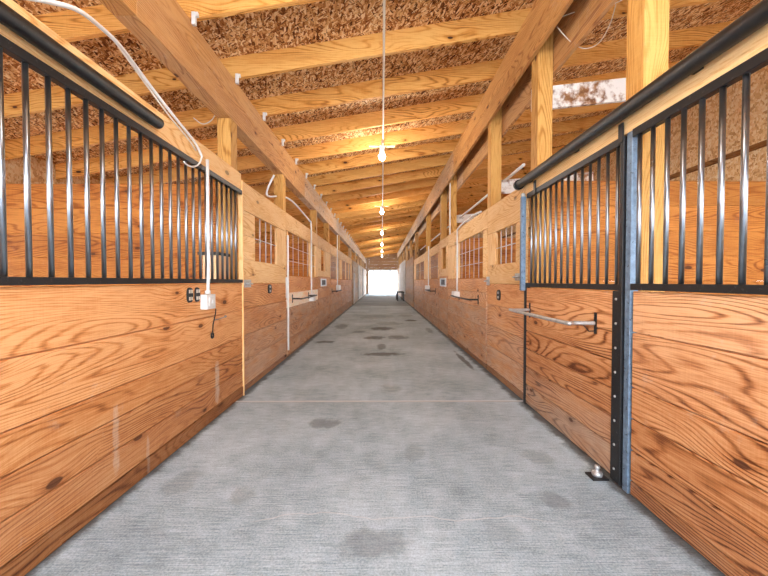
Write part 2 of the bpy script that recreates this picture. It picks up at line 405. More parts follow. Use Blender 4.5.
# ------------------------------------------------------------------ rafters
PITCH = .86
ry = [4.68 + PITCH*k for k in range(-8, 34)]
ry = [y for y in ry if y < Y1-.1]
for k, y in enumerate(ry):
    root = thing('roof_rafter', (0, y, rz(0)), 'golden timber roof rafter crossing the aisle, %s counted from the near end' % nth(k), 'rafter', 'rafters under the strand board roof')
    b = MB(); tn = TONE(.85, 1.12, 0, .35)
    for x0, x1 in ((-5.24, 0.0), (0.0, 5.24)):
        pass
    b.box(-5.24, 5.16, y, y+.045, 0, .235, 0, tn, skew=lambda p: Vector((p.x, p.y, p.z + rz(p.x))))
    b.build('board', 'rafter', root)
    if y > .5 and y < 24:
        b = MB(); x = -1.605; z = rz(x)
        b.box(x-.002, x+.028, y-.03, y-.002, z-.075, z+.03, 2); b.box(x-.002, x+.05, y-.028, y-.004, z-.005, z+.028, 2)
        b.build('metal_tie', 'white', root)

# ------------------------------------------------------------------ long beams
def long_beam(name, x0, x1, rows, label, mat='beam', seg=4.9, greys=(0, .1, .45, .7, .8, .8, .8, .8)):
    b = MB(); y = Y0; k = 0
    while y < Y1-.05:
        y2 = min(y+seg, Y1-.01)
        for z0, z1 in rows: b.box(x0, x1, y, y2-.003, z0, z1-.003, 1, TONE(.92, 1.1, greys[min(k, len(greys)-1)], .3))
        y = y2; k += 1
    tag(b.build(name, mat, bevel=.003), label, 'beam')
long_beam('roof_beam', -1.62, -1.77, ((3.05, 3.30), (3.30, 3.515)), 'thick brown roof beam running above the left stalls')
long_beam('roof_beam', 1.50, 1.54, ((3.55, 3.80), (3.80, 4.045)), 'brown aisle-side roof beam in front of the right posts', greys=(0, 0, .3, .6, .8, .8, .8, .8))
long_beam('roof_beam', 1.70, 1.74, ((3.37, 3.69), (3.69, 4.05)), 'brown roof beam running behind the right posts')

# ------------------------------------------------------------------ posts
LPOST = [3.70, 5.62, 8.42, 10.35, 13.05, 17.9, 21.0, 24.2, 27.4, 30.6]
for k, y in enumerate(LPOST):
    b = MB(); b.box(-1.622, -1.768, y, y+.16, -.02, 3.048, 2, TONE(.95, 1.1, 0 if y < 17 else .4, .2))
    tag(b.build('timber_post', 'post', bevel=.004), 'square yellow timber post under the left beam, %s visible from the near end' % nth(k), 'post', 'posts of the left stall row')
RPOST = [2.03, 3.41, 4.86, 7.76, 8.92, 11.85, 15.9, 19.0, 22.2, 25.4, 28.6, 31.6]
for k, y in enumerate(RPOST):
    b = MB(); b.box(1.545, 1.695, y, y+.15, -.02, 4.05, 2, TONE(.95, 1.12, 0 if y < 15 else .3, .2))
    tag(b.build('timber_post', 'post', bevel=.004), 'square yellow timber post rising to the right beams, %s visible from the near end' % nth(k), 'post', 'posts of the right stall row')
b = MB(); b.box(2.66, 2.75, 3.46, 3.55, -.02, rz(2.7), 2, (.72, 0, .3)); tag(b.build('stall_post', 'post', bevel=.003), 'slim yellow post inside the near right stall behind the bars', 'post')
b = MB(); b.box(2.82, 2.86, 3.50, 3.58, -.02, rz(2.8), 2, (.62, 0, .4)); tag(b.build('stall_post', 'post', bevel=.003), 'narrow stud beside the slim post inside near right stall', 'post')

# ------------------------------------------------------------------ stall fronts
def rows_to_boards(b, x0, x1, y0, y1, zs, tones, gap=.006):
    for k, (z0, z1) in enumerate(zip(zs, zs[1:])):
        b.box(x0, x1, y0, y1, z0, z1-gap, 1, tones[k] if k < len(tones) else TONE())

def header(side, y0, y1, z0, z1, label, tone=None):
    x = XL if side < 0 else XR
    b = MB(); b.box(x, x + side*.04, y0, y1-.004, z0, z1, 1, tone or TONE(.98, 1.1, 0, .15))
    tag(b.build('header_board', 'header', bevel=.003), label, 'header board', 'header boards along the %s stalls' % ('left' if side < 0 else 'right'))

def grille(parent, x, ys, z0, z1, zr, r=.0115, y0=None, y1=None):
    b = MB()
    b.box(x-.02, x+.02, y0, y1, z0, zr[0], 1); b.box(x-.02, x+.02, y0, y1, zr[1], z1, 1)
    g = b.build('grille_frame', 'black', parent, bevel=.003)
    for y in ys:
        MB().cyl((x, y, zr[0]-.002), (x, y, zr[1]+.002), r, 10).build('bar', 'bar', g)
    return g

# --- near left front
ft = thing('stall_enclosure', (XL, 1.4, 0), 'near left stall front of orange boards below long black barred grille', 'stall wall')
b = MB()
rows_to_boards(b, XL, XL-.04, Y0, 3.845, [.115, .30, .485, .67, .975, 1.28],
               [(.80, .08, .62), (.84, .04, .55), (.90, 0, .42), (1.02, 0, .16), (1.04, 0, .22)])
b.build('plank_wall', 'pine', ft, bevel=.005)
b = MB(); b.box(XL+.004, XL-.04, Y0, 3.845, .004, .110, 1, (.50, .05, .8)); b.build('kick_board', 'pine', ft, bevel=.003)
grille(ft, XL-.002, [1.432+.1028*k for k in range(-20, 23)], 1.281, 2.309, (1.318, 2.262), y0=Y0, y1=3.83)
b = MB(); b.box(XL+.012, XL-.04, 3.847, 3.868, .0, 2.43, 2, (1.2, 0, 0)); b.build('end_trim', 'header', ft)
header(-1, Y0, 3.849, 2.312, 2.50, 'pale header board behind the black track on the near left', (1.12, 0, .03))
tr = thing('sliding_track', (XL+.05, 1.0, 2.37), 'black tubular sliding door track on near left header', 'door track')
b = MB(); b.cyl((XL+.05, Y0, 2.375), (XL+.05, 2.36, 2.375), .038, 14); b.build('rail', 'black', tr)
for y in (1.25, 2.1):
    b = MB(); b.box(XL+.002, XL+.02, y, y+.05, 2.36, 2.44, 2); b.build('bracket', 'black', tr)

# --- near right front
ft = thing('stall_enclosure', (XR, .8, 0), 'near right stall front of red-grained boards below thick black bars', 'stall wall')
b = MB()
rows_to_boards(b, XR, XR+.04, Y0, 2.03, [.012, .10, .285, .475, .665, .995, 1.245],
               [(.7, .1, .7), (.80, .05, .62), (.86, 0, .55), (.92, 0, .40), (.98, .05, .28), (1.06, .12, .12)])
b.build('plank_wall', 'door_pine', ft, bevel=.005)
grille(ft, XR+.002, [1.993-.0965*k for k in range(0, 30)], 1.246, 2.199, (1.285, 2.15), y0=Y0, y1=2.03, r=.012)
b = MB(); b.box(XR-.008, XR+.042, 2.04, 2.088, 0.004, 2.2, 2); b.build('end_post', 'blue_steel', ft, bevel=.004)
header(1, Y0, 3.575, 2.202, 2.41, 'pale header board behind the black track on the near right', (1.12, 0, .05))
tr = thing('sliding_track', (XR-.05, 1.8, 2.3), 'black sliding door track on near right header above the door', 'door track')
b = MB(); b.cyl((XR-.05, Y0, 2.318), (XR-.05, 3.60, 2.318), .042, 14); b.build('rail', 'black', tr)
b = MB(); b.cyl((XR-.05, 3.60, 2.318), (XR-.05, 3.65, 2.318), .052, 14); b.build('end_cap', 'black', tr)
for y in (.7, 1.6, 2.6, 3.4):
    b = MB(); b.box(XR-.06, XR-.001, y, y+.05, 2.29, 2.345, 0); b.build('bracket', 'black', tr)

# --- near right sliding door
dr = thing('sliding_stall_door', (XR, 2.8, .03), 'sliding stall door with black steel frame bars and blanket bar', 'stall door')
b = MB(); dx0, dx1 = XR-.012, XR+.028
zs = [.035, .235, .42, .605, .79, .975, 1.238]
rows_to_boards(b, dx0+.006, dx1, 2.19, 3.515, zs, [(.70, .5, .4), (.80, .25, .45), (.84, .05, .45), (.86, 0, .5), (.90, 0, .4), (.98, 0, .2)])
b.build('plank_panel', 'door_pine', dr, bevel=.005)
b = MB(); b.box(dx0-.004, dx1+.004, 2.10, 2.188, .02, 1.238, 2); b.box(dx0-.004, dx1+.004, 2.10, 2.135, 1.238, 2.19, 2); b.build('near_stile', 'black', dr, bevel=.003)
b = MB()
for k in range(8): b.lathe((dx0-.004, 2.15, .1+.155*k), [(.009, 0), (.008, -.004), (.003, -.006)], 8, axis=0)
b.build('screw_heads', 'galv', dr)
b = MB(); b.box(dx0-.004, dx1+.004, 3.517, 3.555, .02, 1.28, 2); b.build('far_stile', 'black', dr, bevel=.003)
b = MB(); b.box(XR-.062, XR-.014, 3.517, 3.560, 1.20, 2.17, 2); b.build('far_post_tube', 'blue_steel', dr, bevel=.005)
b = MB(); b.lathe((XR-.038, 3.54, 2.17), [(.022, 0), (.026, .02), (.018, .035), (.006, .04)], 10); b.build('post_cap', 'galv', dr)
grille(dr, XR+.008, [2.186+.0965*k for k in range(14)], 1.24, 2.198, (1.28, 2.15), y0=2.136, y1=3.516, r=.0105)
for y in (2.105, 3.3):
    b = MB(); b.box(XR-.022, XR-.014, y, y+.04, 2.16, 2.274, 2); b.build('hanger_strap', 'black', dr)
bl = thing  # (blanket bars are parts of their doors)
def blanket_bar(parent, side, y0, y1, z, out=.19, r=.011, br=.075):
    x = XL if side < 0 else XR
    s = -side
    b = MB(); w = x + s*.014
    pts = [(w, y0, z), (w + s*(out-.05), y0+.02, z), (w + s*out, y0+.07, z), (w + s*out, y1-.05, z+.004), (w+s*(out-.02), y1-.012, z+.004), (w + s*(out-.06), y1, z+.004), (w, y1, z+.004)]
    b.tube(spline(pts, 5), r, 8)
    o = b.build('blanket_bar', 'galv' if side > 0 and y0 < 3 else 'black', parent)
    for y in (y0, y1):
        b = MB(); b.box(x + s*.0005, x + s*.010, y-.014, y+.014, z-br, z+br, 2)
        for dz in (-br*.7, br*.7): b.lathe((x+s*.010, y, z+dz), [(.007, 0), (.006, s*.005), (.002, s*.007)], 8, axis=0)
        b.build('wall_bracket', 'black', o)
    if side > 0 and y0 < 3:
        b = MB(); b.tube([(x+s*.014, y0+.005, z-.055), (x+s*.03, y0+.04, z-.062), (x+s*.02, y0+.12, z-.03)], .004, 6); b.build('pin', 'black', o)
    return o
blanket_bar(dr, 1, 2.37, 3.43, 1.005, r=.0145)
gd = thing('door_guide', (XR-.06, 2.21, 0), 'steel bolt on a small black plate at the sliding door foot', 'door guide')
b = MB(); b.box(XR-.13, XR-.022, 2.18, 2.27, .0, .012, 1); b.build('base_plate', 'black', gd, bevel=.002)
b = MB(); b.lathe((XR-.075, 2.225, .012), [(.03, 0), (.034, .012), (.03, .026), (.016, .030), (.014, .048), (.017, .052), (.015, .066), (.004, .069)], 12); b.build('bolt', 'galv', gd)

# --- generic distant fronts
def front(side, y0, y1, low, tones, label, opening=None, top=2.1, mesh=None, mat='pine', divider=None, side_rows=None, cat='stall wall', name='stall_enclosure'):
    x = XL if side < 0 else XR; xb = x + side*.04
    root = thing(name, (x, (y0+y1)/2, 0), label, cat)
    b = MB(); rows_to_boards(b, x, xb, y0+.006, y1-.006, low, tones); b.build('plank_wall', mat, root, bevel=.003)
    if opening:
        ya, yb, za, zb = opening
        b = MB(); z = low[-1]
        if za > z+.03: b.box(x, xb, y0+.006, y1-.006, z, za-.003, 1, TONE(.98, 1.1, .05, .2))
        n = max(1, round((top-za)/.3)); h = (top-za)/n
        if ya > y0+.05:
            for k in range(n): b.box(x, xb, y0+.006, ya-.003, za+k*h, za+(k+1)*h-.004, 1, TONE(1.0, 1.15, .05, .15))
        if yb < y1-.05:
            bj = MB(); bj.box(x, xb, yb+.003, y1-.006, za, top-.003, 2, TONE(.98, 1.1, .05, .15)); bj.build('jamb_board', 'header', root, bevel=.003)
        if zb < top-.04: b.box(x, xb, ya, yb, zb, top-.003, 1, TONE(.9, 1.05, .05, .2))
        b.build('surround_boards', mat if side > 9 else 'header', root, bevel=.003)
        if mesh:
            sp_y, sp_z, r = mesh
            b = MB(); xm = x + side*.022; ny = max(1, round((yb-ya)/sp_y)); nz = max(0, round((zb-za)/sp_z)) if sp_z else 0
            for k in range(1, ny): b.cyl((xm, ya+(yb-ya)*k/ny, za), (xm, ya+(yb-ya)*k/ny, zb), r, 6)
            for k in range(1, nz): b.cyl((xm, ya, za+(zb-za)*k/nz), (xm, yb, za+(zb-za)*k/nz), r*.8, 6)
            b.build('wire_grid', 'wire', root)
        if divider:
            for yy, w in divider:
                b = MB(); b.box(x+side*.004, xb-side*.004, yy-w/2, yy+w/2, za, zb, 2, (1.1, .1, .05)); b.build('upright', 'header', root)
    return root
# left row
a = front(-1, 3.87, 5.62, [.03, .10, .39, .68, .98, 1.27], [(0.50, 0.31, 0.62), (0.86, 0.46, 0.42), (0.86, 0.37, 0.42), (0.89, 0.22, 0.50), (0.94, 0.07, 0.40)],
      'left board stall front with small barred window, just past the grille', (4.255, 5.15, 1.55, 2.108), 2.108, (.22, .28, .008))
header(-1, 3.87, 5.62, 2.11, 2.43, 'pale header over the small barred window on the left', (1.02, 0, .15))
bd = front(-1, 5.68, 8.38, [.03, .06, .33, .56, .85, 1.10, 1.39], [(0.45, 0.37, 0.62), (0.82, 0.50, 0.42), (0.86, 0.46, 0.42), (0.86, 0.53, 0.42), (1.45, 1.0, 0.0), (0.93, 0.03, 0.32)],
      'left stall door with grey-white middle board and black blanket bar', (5.75, 8.10, 1.40, 2.135), 2.135, (0.40, 0.25, .005), divider=((7.52, .06),), cat='stall door', name='stall_door')
blanket_bar(bd, -1, 5.98, 7.30, .99, .16, .014)
header(-1, 5.62, 8.38, 2.14, 2.43, 'pale header over the left door with the grey-white board', (.98, 0, .2))
c = front(-1, 8.38, 10.32, [.03, .30, .58, .86, 1.14, 1.42], [(0.72, 0.53, 0.52), (0.82, 0.50, 0.42), (0.83, 0.37, 0.42), (0.86, 0.22, 0.42), (0.89, 0.09, 0.42)],
      'left stall front with one narrow dark window slot', (8.85, 9.42, 1.57, 2.12), 2.12, None)
header(-1, 8.38, 10.32, 2.125, 2.43, 'header over the narrow dark window slot on the left', (.92, .1, .3))
d = front(-1, 10.36, 13.02, [.03, .30, .58, .86, 1.10, 1.36], [(0.72, 0.56, 0.52), (0.82, 0.50, 0.42), (0.83, 0.46, 0.42), (0.86, 0.31, 0.42), (0.89, 0.12, 0.42)],
      'far left stall door with meshed opening beyond the window slot', (10.45, 12.9, 1.37, 2.12), 2.12, (0.21, 0.30, .0055), divider=((11.95, .07),), cat='stall door', name='stall_door')
blanket_bar(d, -1, 10.7, 11.8, .98, .16, .016)
header(-1, 10.32, 13.02, 2.125, 2.43, 'header over the meshed far left stall door', (.9, .15, .3))
e = front(-1, 13.06, 17.86, [.03, .30, .58, .86, 1.10, 1.36], [(0.72, 0.56, 0.52), (0.82, 0.50, 0.42), (0.83, 0.43, 0.42), (0.86, 0.31, 0.42), (0.89, 0.19, 0.42)],
      'farthest left stall front with two dark openings side by side', (13.5, 17.2, 1.37, 2.12), 2.12, (0.25, 0.30, .0055), divider=((14.95, .16), (16.2, .1)))
header(-1, 13.02, 17.86, 2.125, 2.43, 'header over the two dark openings on the far left', (.9, .2, .3))
# right row
a = front(1, 3.58, 4.85, [.03, .11, .40, .69, .98, 1.265], [(0.50, 0.31, 0.62), (0.86, 0.50, 0.37), (0.91, 0.34, 0.37), (0.94, 0.25, 0.32), (0.96, 0.06, 0.27)],
      'right board stall front with small barred window, just past sliding door', (3.83, 4.53, 1.515, 1.948), 1.948, (.19, .24, .007))
header(1, 3.58, 4.85, 1.95, 2.325, 'deep pale header over the small barred window on the right', (1.02, 0, .12))
bd2 = front(1, 4.90, 7.74, [.03, .10, .35, .62, .90, 1.13, 1.345], [(0.45, 0.37, 0.62), (0.83, 0.53, 0.42), (0.86, 0.43, 0.42), (0.89, 0.53, 0.32), (0.95, 0.31, 0.22), (0.95, 0.19, 0.27)],
      'right stall door with wire meshed opening and black blanket bar', (5.08, 7.05, 1.35, 2.048), 2.048, (0.30, 0.23, .0055), divider=((6.72, .05),), cat='stall door', name='stall_door')
blanket_bar(bd2, 1, 5.29, 6.60, 1.01, .14, .013)
header(1, 4.85, 7.74, 2.05, 2.33, 'pale header over the wire meshed door on the right', (1.02, 0, .15))
c2 = front(1, 7.76, 8.98, [.03, .30, .58, .86, 1.14, 1.42], [(0.72, 0.56, 0.52), (0.86, 0.56, 0.42), (0.86, 0.50, 0.42), (0.89, 0.31, 0.37), (0.91, 0.19, 0.32)],
      'right stall front with one narrow dark window slot', (8.02, 8.62, 1.60, 2.12), 2.12, None)
header(1, 7.74, 8.98, 2.12, 2.33, 'header over the narrow dark window slot on the right', (1.0, 0, .2))
d2 = front(1, 9.0, 11.88, [.03, .30, .58, .86, 1.10, 1.36], [(0.72, 0.56, 0.52), (0.82, 0.53, 0.42), (0.86, 0.50, 0.42), (0.86, 0.37, 0.42), (0.91, 0.22, 0.37)],
      'far right stall door with meshed opening beyond the window slot', (9.15, 11.0, 1.37, 2.05), 2.05, (0.21, 0.30, .0055), divider=((10.75, .08),), cat='stall door', name='stall_door')
blanket_bar(d2, 1, 9.5, 10.6, 1.02, .14, .015)
header(1, 8.98, 11.88, 2.055, 2.30, 'header over the meshed far right stall door', (.98, .05, .2))
e2 = front(1, 11.92, 15.9, [.03, .30, .58, .86, 1.10, 1.36], [(0.72, 0.56, 0.52), (0.82, 0.53, 0.42), (0.86, 0.50, 0.42), (0.86, 0.40, 0.42), (0.91, 0.25, 0.37)],
      'farthest right stall front with one wide meshed opening', (12.2, 15.3, 1.37, 2.02), 2.02, (0.25, 0.30, .0055), divider=((13.6, .1),))
header(1, 11.88, 15.9, 2.025, 2.28, 'header over the wide meshed opening on the far right', (.98, .1, .2))

# --- partitions and boarded interiors
def partition(x0, x1, y, top, step, label):
    b = MB(); z = top
    while z > .02:
        z0 = max(z-step, 0); b.box(x0, x1, y, y+.04, z0, z-.0004, 0, TONE(.88, 1.12, 0, .4)); z -= step
    tag(b.build('stall_partition', 'stall', bevel=.005), label, 'partition')
for k, (y, t) in enumerate(((3.90, 2.40), (8.62, 2.25), (13.25, 2.25), (18.1, 2.3))):
    partition(-5.24, -1.63, y, t, .279, 'amber board partition between the left stalls, %s from the near end' % nth(k))
for k, (y, t) in enumerate(((3.60, 2.356), (7.95, 2.3), (12.02, 2.3), (16.1, 2.3))):
    partition(1.70, 5.16, y, t, .264, 'amber board partition between the right stalls, %s from the near end' % nth(k))
# feeder in the near left stall
fd = thing('corner_feeder', (-1.72, 3.7, 1.2), 'pale wooden feeder with black rim in near left stall corner', 'feeder')
b = MB(); b.box(-1.80, -1.645, 3.44, 3.699, 1.32, 1.56, 2, (1.15, .3, 0)); b.build('box', 'header', fd)
b = MB(); b.box(-1.83, -1.642, 3.40, 3.699, 1.56, 1.59, 1); b.build('rim', 'black', fd)

# ------------------------------------------------------------------ fittings
def outlet(side, y, z, label, pale=True, w=.085, h=.125):
    x = XL if side < 0 else XR; s = -side
    root = thing('electrical_outlet', (x, y, z), label, 'outlet')
    b = MB(); n = 18
    ring0, ring1 = [], []
    for k in range(n):
        t = 2*PI*k/n; cy, cz = math.cos(t), math.sin(t)
        py = y + w/2*math.copysign(abs(cy)**.7, cy); pz = z + h/2*math.copysign(abs(cz)**.7, cz)
        ring0.append(b.bm.verts.new((x + s*.0005, py, pz))); ring1.append(b.bm.verts.new((x + s*.012, y+(py-y)*.93, z+(pz-z)*.93)))
    b._skin([ring0, ring1]); b.build('cover_plate', 'black', root)
    for dz in (-.029, .029):
        b = MB()
        for dy in (-.016, .016):
            b.box(x+s*.0122, x+s*.0145, y+dy-.010, y+dy+.010, z+dz-.014, z+dz+.014, 2)
        b.build('socket', 'cream' if pale else 'galv', root)
outlet(-1, 2.795, 1.185, 'left one of two black oval outlets beside the white box')
outlet(-1, 2.905, 1.185, 'right one of two black oval outlets touching the white box', w=.075)
outlet(-1, 4.78, 1.19, 'black outlet on the left boards below the small barred window', w=.15, h=.13, pale=False)
outlet(1, 4.36, 1.12, 'black outlet on the right boards below the small barred window', w=.13, h=.14, pale=False)
def jbox(side, y0, y1, z0, z1, d, label, lid=True, name='junction_box'):
    x = XL if side < 0 else XR; s = -side
    root = thing(name, (x, (y0+y1)/2, z0), label, 'electrical box')
    b = MB(); b.box(x+s*.001, x+s*d, y0, y1, z0, z1, 2); b.build('box', 'white', root, bevel=.004)
    if lid:
        m = (z1-z0)*.22
        b = MB(); b.box(x+s*d, x+s*(d+.007), y0+m, y1-m, z0+m, z1-m, 2); b.build('lid', 'white', root, bevel=.002)
        b = MB(); b.box(x+s*(d+.007), x+s*(d+.016), (y0+y1)/2-.006, (y0+y1)/2+.006, (z0+z1)/2-.014, (z0+z1)/2+.014, 2); b.build('toggle', 'white', root)
jbox(-1, 2.957, 3.108, 1.052, 1.182, .062, 'white plastic electrical box below the conduit on near left wall')
cd = thing('conduit_pipe', (XL+.03, 3.02, 1.18), 'white vertical conduit down the near left bars to the box', 'conduit')
b = MB(); b.tube([(XL+.034, 3.03, 1.184), (XL+.034, 3.03, 1.26), (XL+.042, 3.03, 1.45), (XL+.044, 3.02, 1.9), (XL+.05, 3.01, 2.36)], .0135, 10); b.build('pipe', 'white', cd)
b = MB(); b.cyl((XL+.03, 3.03, 1.184), (XL+.03, 3.03, 1.215), .024, 10); b.build('coupling', 'white', cd)
# cables from the roof to the conduit head
def px(u, v, y): return ((u-382)*y/F, y, H + (281-v)*y/F)
P = [px(-6, -4, 1.30), px(30, 3, 1.40), px(57, 8, 1.50), px(82, 15, 1.62), px(100, 27, 1.76), px(123, 48, 1.98), px(140, 70, 2.2), px(160, 97, 2.42), px(182, 125, 2.655), px(197, 144, 2.86), px(204, 158, 2.965)]
b = MB(); b.tube(spline(P, 6), .011, 8)
b2 = b.build('electric_cable', 'white'); tag(b2, 'thick white cable arching down to conduit head at near left', 'cable')
P2 = [px(120, 46, 2.05), px(150, 88, 2.34), px(172, 118, 2.53), px(190, 140, 2.76), px(198, 152, 2.87)]
b = MB(); b.tube(spline(P2, 5), .006, 6); tag(b.build('electric_cable', 'cream'), 'thin cream cable following the thick white cable at near left', 'cable')
P3 = [px(204, 158, 2.96), px(201, 165, 2.92), px(195, 168, 2.81), px(189, 166, 2.72), px(186, 163, 2.68)]
b = MB(); b.tube(spline(P3, 5), .007, 6); tag(b.build('electric_cable', 'white'), 'short white cable loop curling off the conduit head', 'cable')
# latch hook
lh = thing('latch_hook', (XL, 3.35, .9), 'thin dark latch hook with ring hanging right of white box', 'hook')
b = MB(); b.lathe((XL+.001, 3.42, .945), [(.012, 0), (.010, .012), (.004, .016)], 10, axis=0); b.tube([(XL+.012, 3.42, .945), (XL+.02, 3.30, .94), (XL+.014, 3.18, .935)], .005, 6); b.build('arm', 'bar', lh)
b = MB(); b.tube([(XL+.018, 3.20, 1.04), (XL+.02, 3.19, 1.00), (XL+.016, 3.15, .90), (XL+.016, 3.14, .83)], .005, 6); b.build('chain', 'black', lh)
b = MB(); b.tube([(XL+.016, 3.135+.018*math.cos(t), .80+.025*math.sin(t)) for t in [2*PI*k/14 for k in range(15)]], .007, 6); b.build('ring', 'black', lh)
# galvanised hinges / hasps
def hasp(side, y, z, label, w=.16, h=.07):
    x = XL if side < 0 else XR; s = -side
    root = thing('hasp', (x, y, z), label, 'hasp')
    b = MB(); b.box(x+s*.0005, x+s*.010, y-w/2, y+w/2, z-h/2, z+h/2, 1); b.build('plate', 'galv', root, bevel=.003)
    b = MB(); b.tube([(x+s*.01, y-w*.3, z), (x+s*.05, y-w*.25, z+.004), (x+s*.05, y+w*.2, z-.004), (x+s*.01, y+w*.3, z)], .008, 6); b.build('staple', 'galv', root)
hasp(-1, 3.99, 1.27, 'galvanised hasp where near left grille meets board front', .20, .09)
hasp(1, 3.74, 1.345, 'galvanised hasp on right boards beside the sliding door post', .16, .08)
hasp(1, 4.80, 1.30, 'galvanised hasp at the far edge of right barred window front', .12, .12)
# conduits further along
def conduit(name, pts, r, label, mat='white', n=5):
    b = MB(); b.tube(spline(pts, n), r, 8); return tag(b.build(name, mat), label, 'conduit')
conduit('conduit_pipe', [(XL+.03, 5.62, .16), (XL+.03, 5.62, 1.0), (XL+.03, 5.62, 2.05)], .016, 'white conduit rising past the joint before the grey-white door')
jbox(-1, 5.575, 5.66, 1.02, 1.36, .012, 'tall white cover plate behind the conduit on left wall', lid=False, name='cover_plate')
conduit('conduit_pipe', [px(275, 176, 5.35), px(268, 191, 5.35), px(270, 197, 5.4), px(283, 197, 5.85), px(293, 202, 6.4), px(304, 214, 7.0), px(309.7, 221, 7.44), (XL+.03, 7.48, 2.5), (XL+.03, 7.48, 1.6), (XL+.03, 7.48, 1.02)], .016, 'bent white conduit dropping across the left grey-white door to its switch')
jbox(-1, 7.38, 7.60, .86, 1.02, .10, 'white switch box on the left grey-white stall door')
conduit('conduit_pipe', [(XL+.03, 11.85, 2.9), (XL+.03, 11.85, 2.0), (XL+.03, 11.85, 1.16)], .018, 'white conduit dropping down the far left meshed door')
jbox(-1, 11.7, 12.0, .98, 1.16, .12, 'white switch box on the far left meshed door')
conduit('conduit_pipe', [(1.78, 4.3, 2.76), (1.80, 6.5, 2.76), (1.80, 9, 2.77), (1.80, 14, 2.76), (1.80, 16, 2.76)], .020, 'long white conduit running behind the right posts')
conduit('conduit_pipe', [(XR-.01, 5.15, 2.345), (XR-.02, 5.5, 2.36), (XR-.02, 6.3, 2.35), (XR-.03, 6.64, 2.30), (XR-.03, 6.67, 2.2), (XR-.03, 6.67, 1.6), (XR-.03, 6.67, 1.10)], .016, 'white conduit dropping across the right meshed door to its switch')
jbox(1, 6.55, 6.80, .98, 1.10, .11, 'white switch box on the right meshed stall door')
conduit('conduit_pipe', [(XR-.03, 10.78, 2.4), (XR-.03, 10.78, 1.7), (XR-.03, 10.78, 1.16)], .018, 'white conduit dropping down the far right meshed door')
jbox(1, 10.65, 10.95, .98, 1.16, .12, 'white switch box on the far right meshed door')
conduit('conduit_pipe', [(1.533, 7.70, 2.32), (1.53, 7.70, 3.0), (1.53, 7.70, 3.5)], .014, 'white vertical conduit on the fourth right post')
# feed hatches
def hatch(side, y0, y1, z0, z1, label):
    x = XL if side < 0 else XR; s = -side
    root = thing('feed_hatch', (x, (y0+y1)/2, z0), label, 'hatch')
    b = MB(); t = .035
    b.box(x+s*.001, x+s*.03, y0, y1, z0, z0+t, 1); b.box(x+s*.001, x+s*.03, y0, y1, z1-t, z1, 1); b.box(x+s*.001, x+s*.03, y0, y0+t, z0+t, z1-t, 2); b.box(x+s*.001, x+s*.03, y1-t, y1, z0+t, z1-t, 2)
    b.build('frame', 'galv', root)
    b = MB(); b.box(x+s*.001, x+s*.008, y0+t, y1-t, z0+t, z1-t, 1); b.build('panel', 'black', root)
hatch(-1, 8.75, 9.5, 1.16, 1.36, 'dark feed hatch under the narrow window slot on left')
hatch(1, 7.95, 8.65, 1.17, 1.37, 'dark feed hatch under the narrow window slot on right')
# tie boards behind the right posts, bright light painted into their colour
def tie(p0, p1, h, t, label, mat='lit_patch'):
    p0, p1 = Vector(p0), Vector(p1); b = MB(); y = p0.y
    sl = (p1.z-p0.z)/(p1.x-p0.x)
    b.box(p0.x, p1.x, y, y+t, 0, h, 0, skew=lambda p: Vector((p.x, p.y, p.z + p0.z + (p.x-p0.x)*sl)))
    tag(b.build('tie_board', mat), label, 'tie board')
tie((1.56, 3.562, 3.07), (2.75, 3.562, 3.20), .23, .036, 'tie board with painted light patch between the first right posts')
tie((1.56, 5.012, 2.56), (3.1, 5.012, 2.70), .20, .04, 'tie board with painted light patch behind the third right post')
tie((1.56, 7.912, 2.63), (3.1, 7.912, 2.76), .18, .03, 'tie board with painted light patch behind the fourth right post')
# loose wires in the roof
b = MB(); b.tube(spline([px(555, 30, 3.1), px(562, 38, 3.1), px(572, 47, 3.12), px(584, 51, 3.15), px(597, 45, 3.15), px(607, 28, 3.12), px(613, 8, 3.1)], 5), .004, 6)
tag(b.build('loose_wire', 'cream'), 'pale wire drooping in a loop below the right roof beams', 'wire')
b = MB(); b.tube(spline([px(196, 120, 4.0), px(205, 126, 4.02), px(214, 122, 4.04), px(219, 113, 4.05)], 5), .005, 6)
tag(b.build('loose_wire', 'white'), 'white wire loop hanging under the left roof beam', 'wire')
b = MB(); b.tube(spline([px(555, 22, 3.0), px(575, 15, 3.05), px(600, 12, 3.1), px(626, 0, 3.1)], 5), .004, 6)
tag(b.build('loose_wire', 'cream'), 'pale wire stretched between the right roof beams', 'wire')

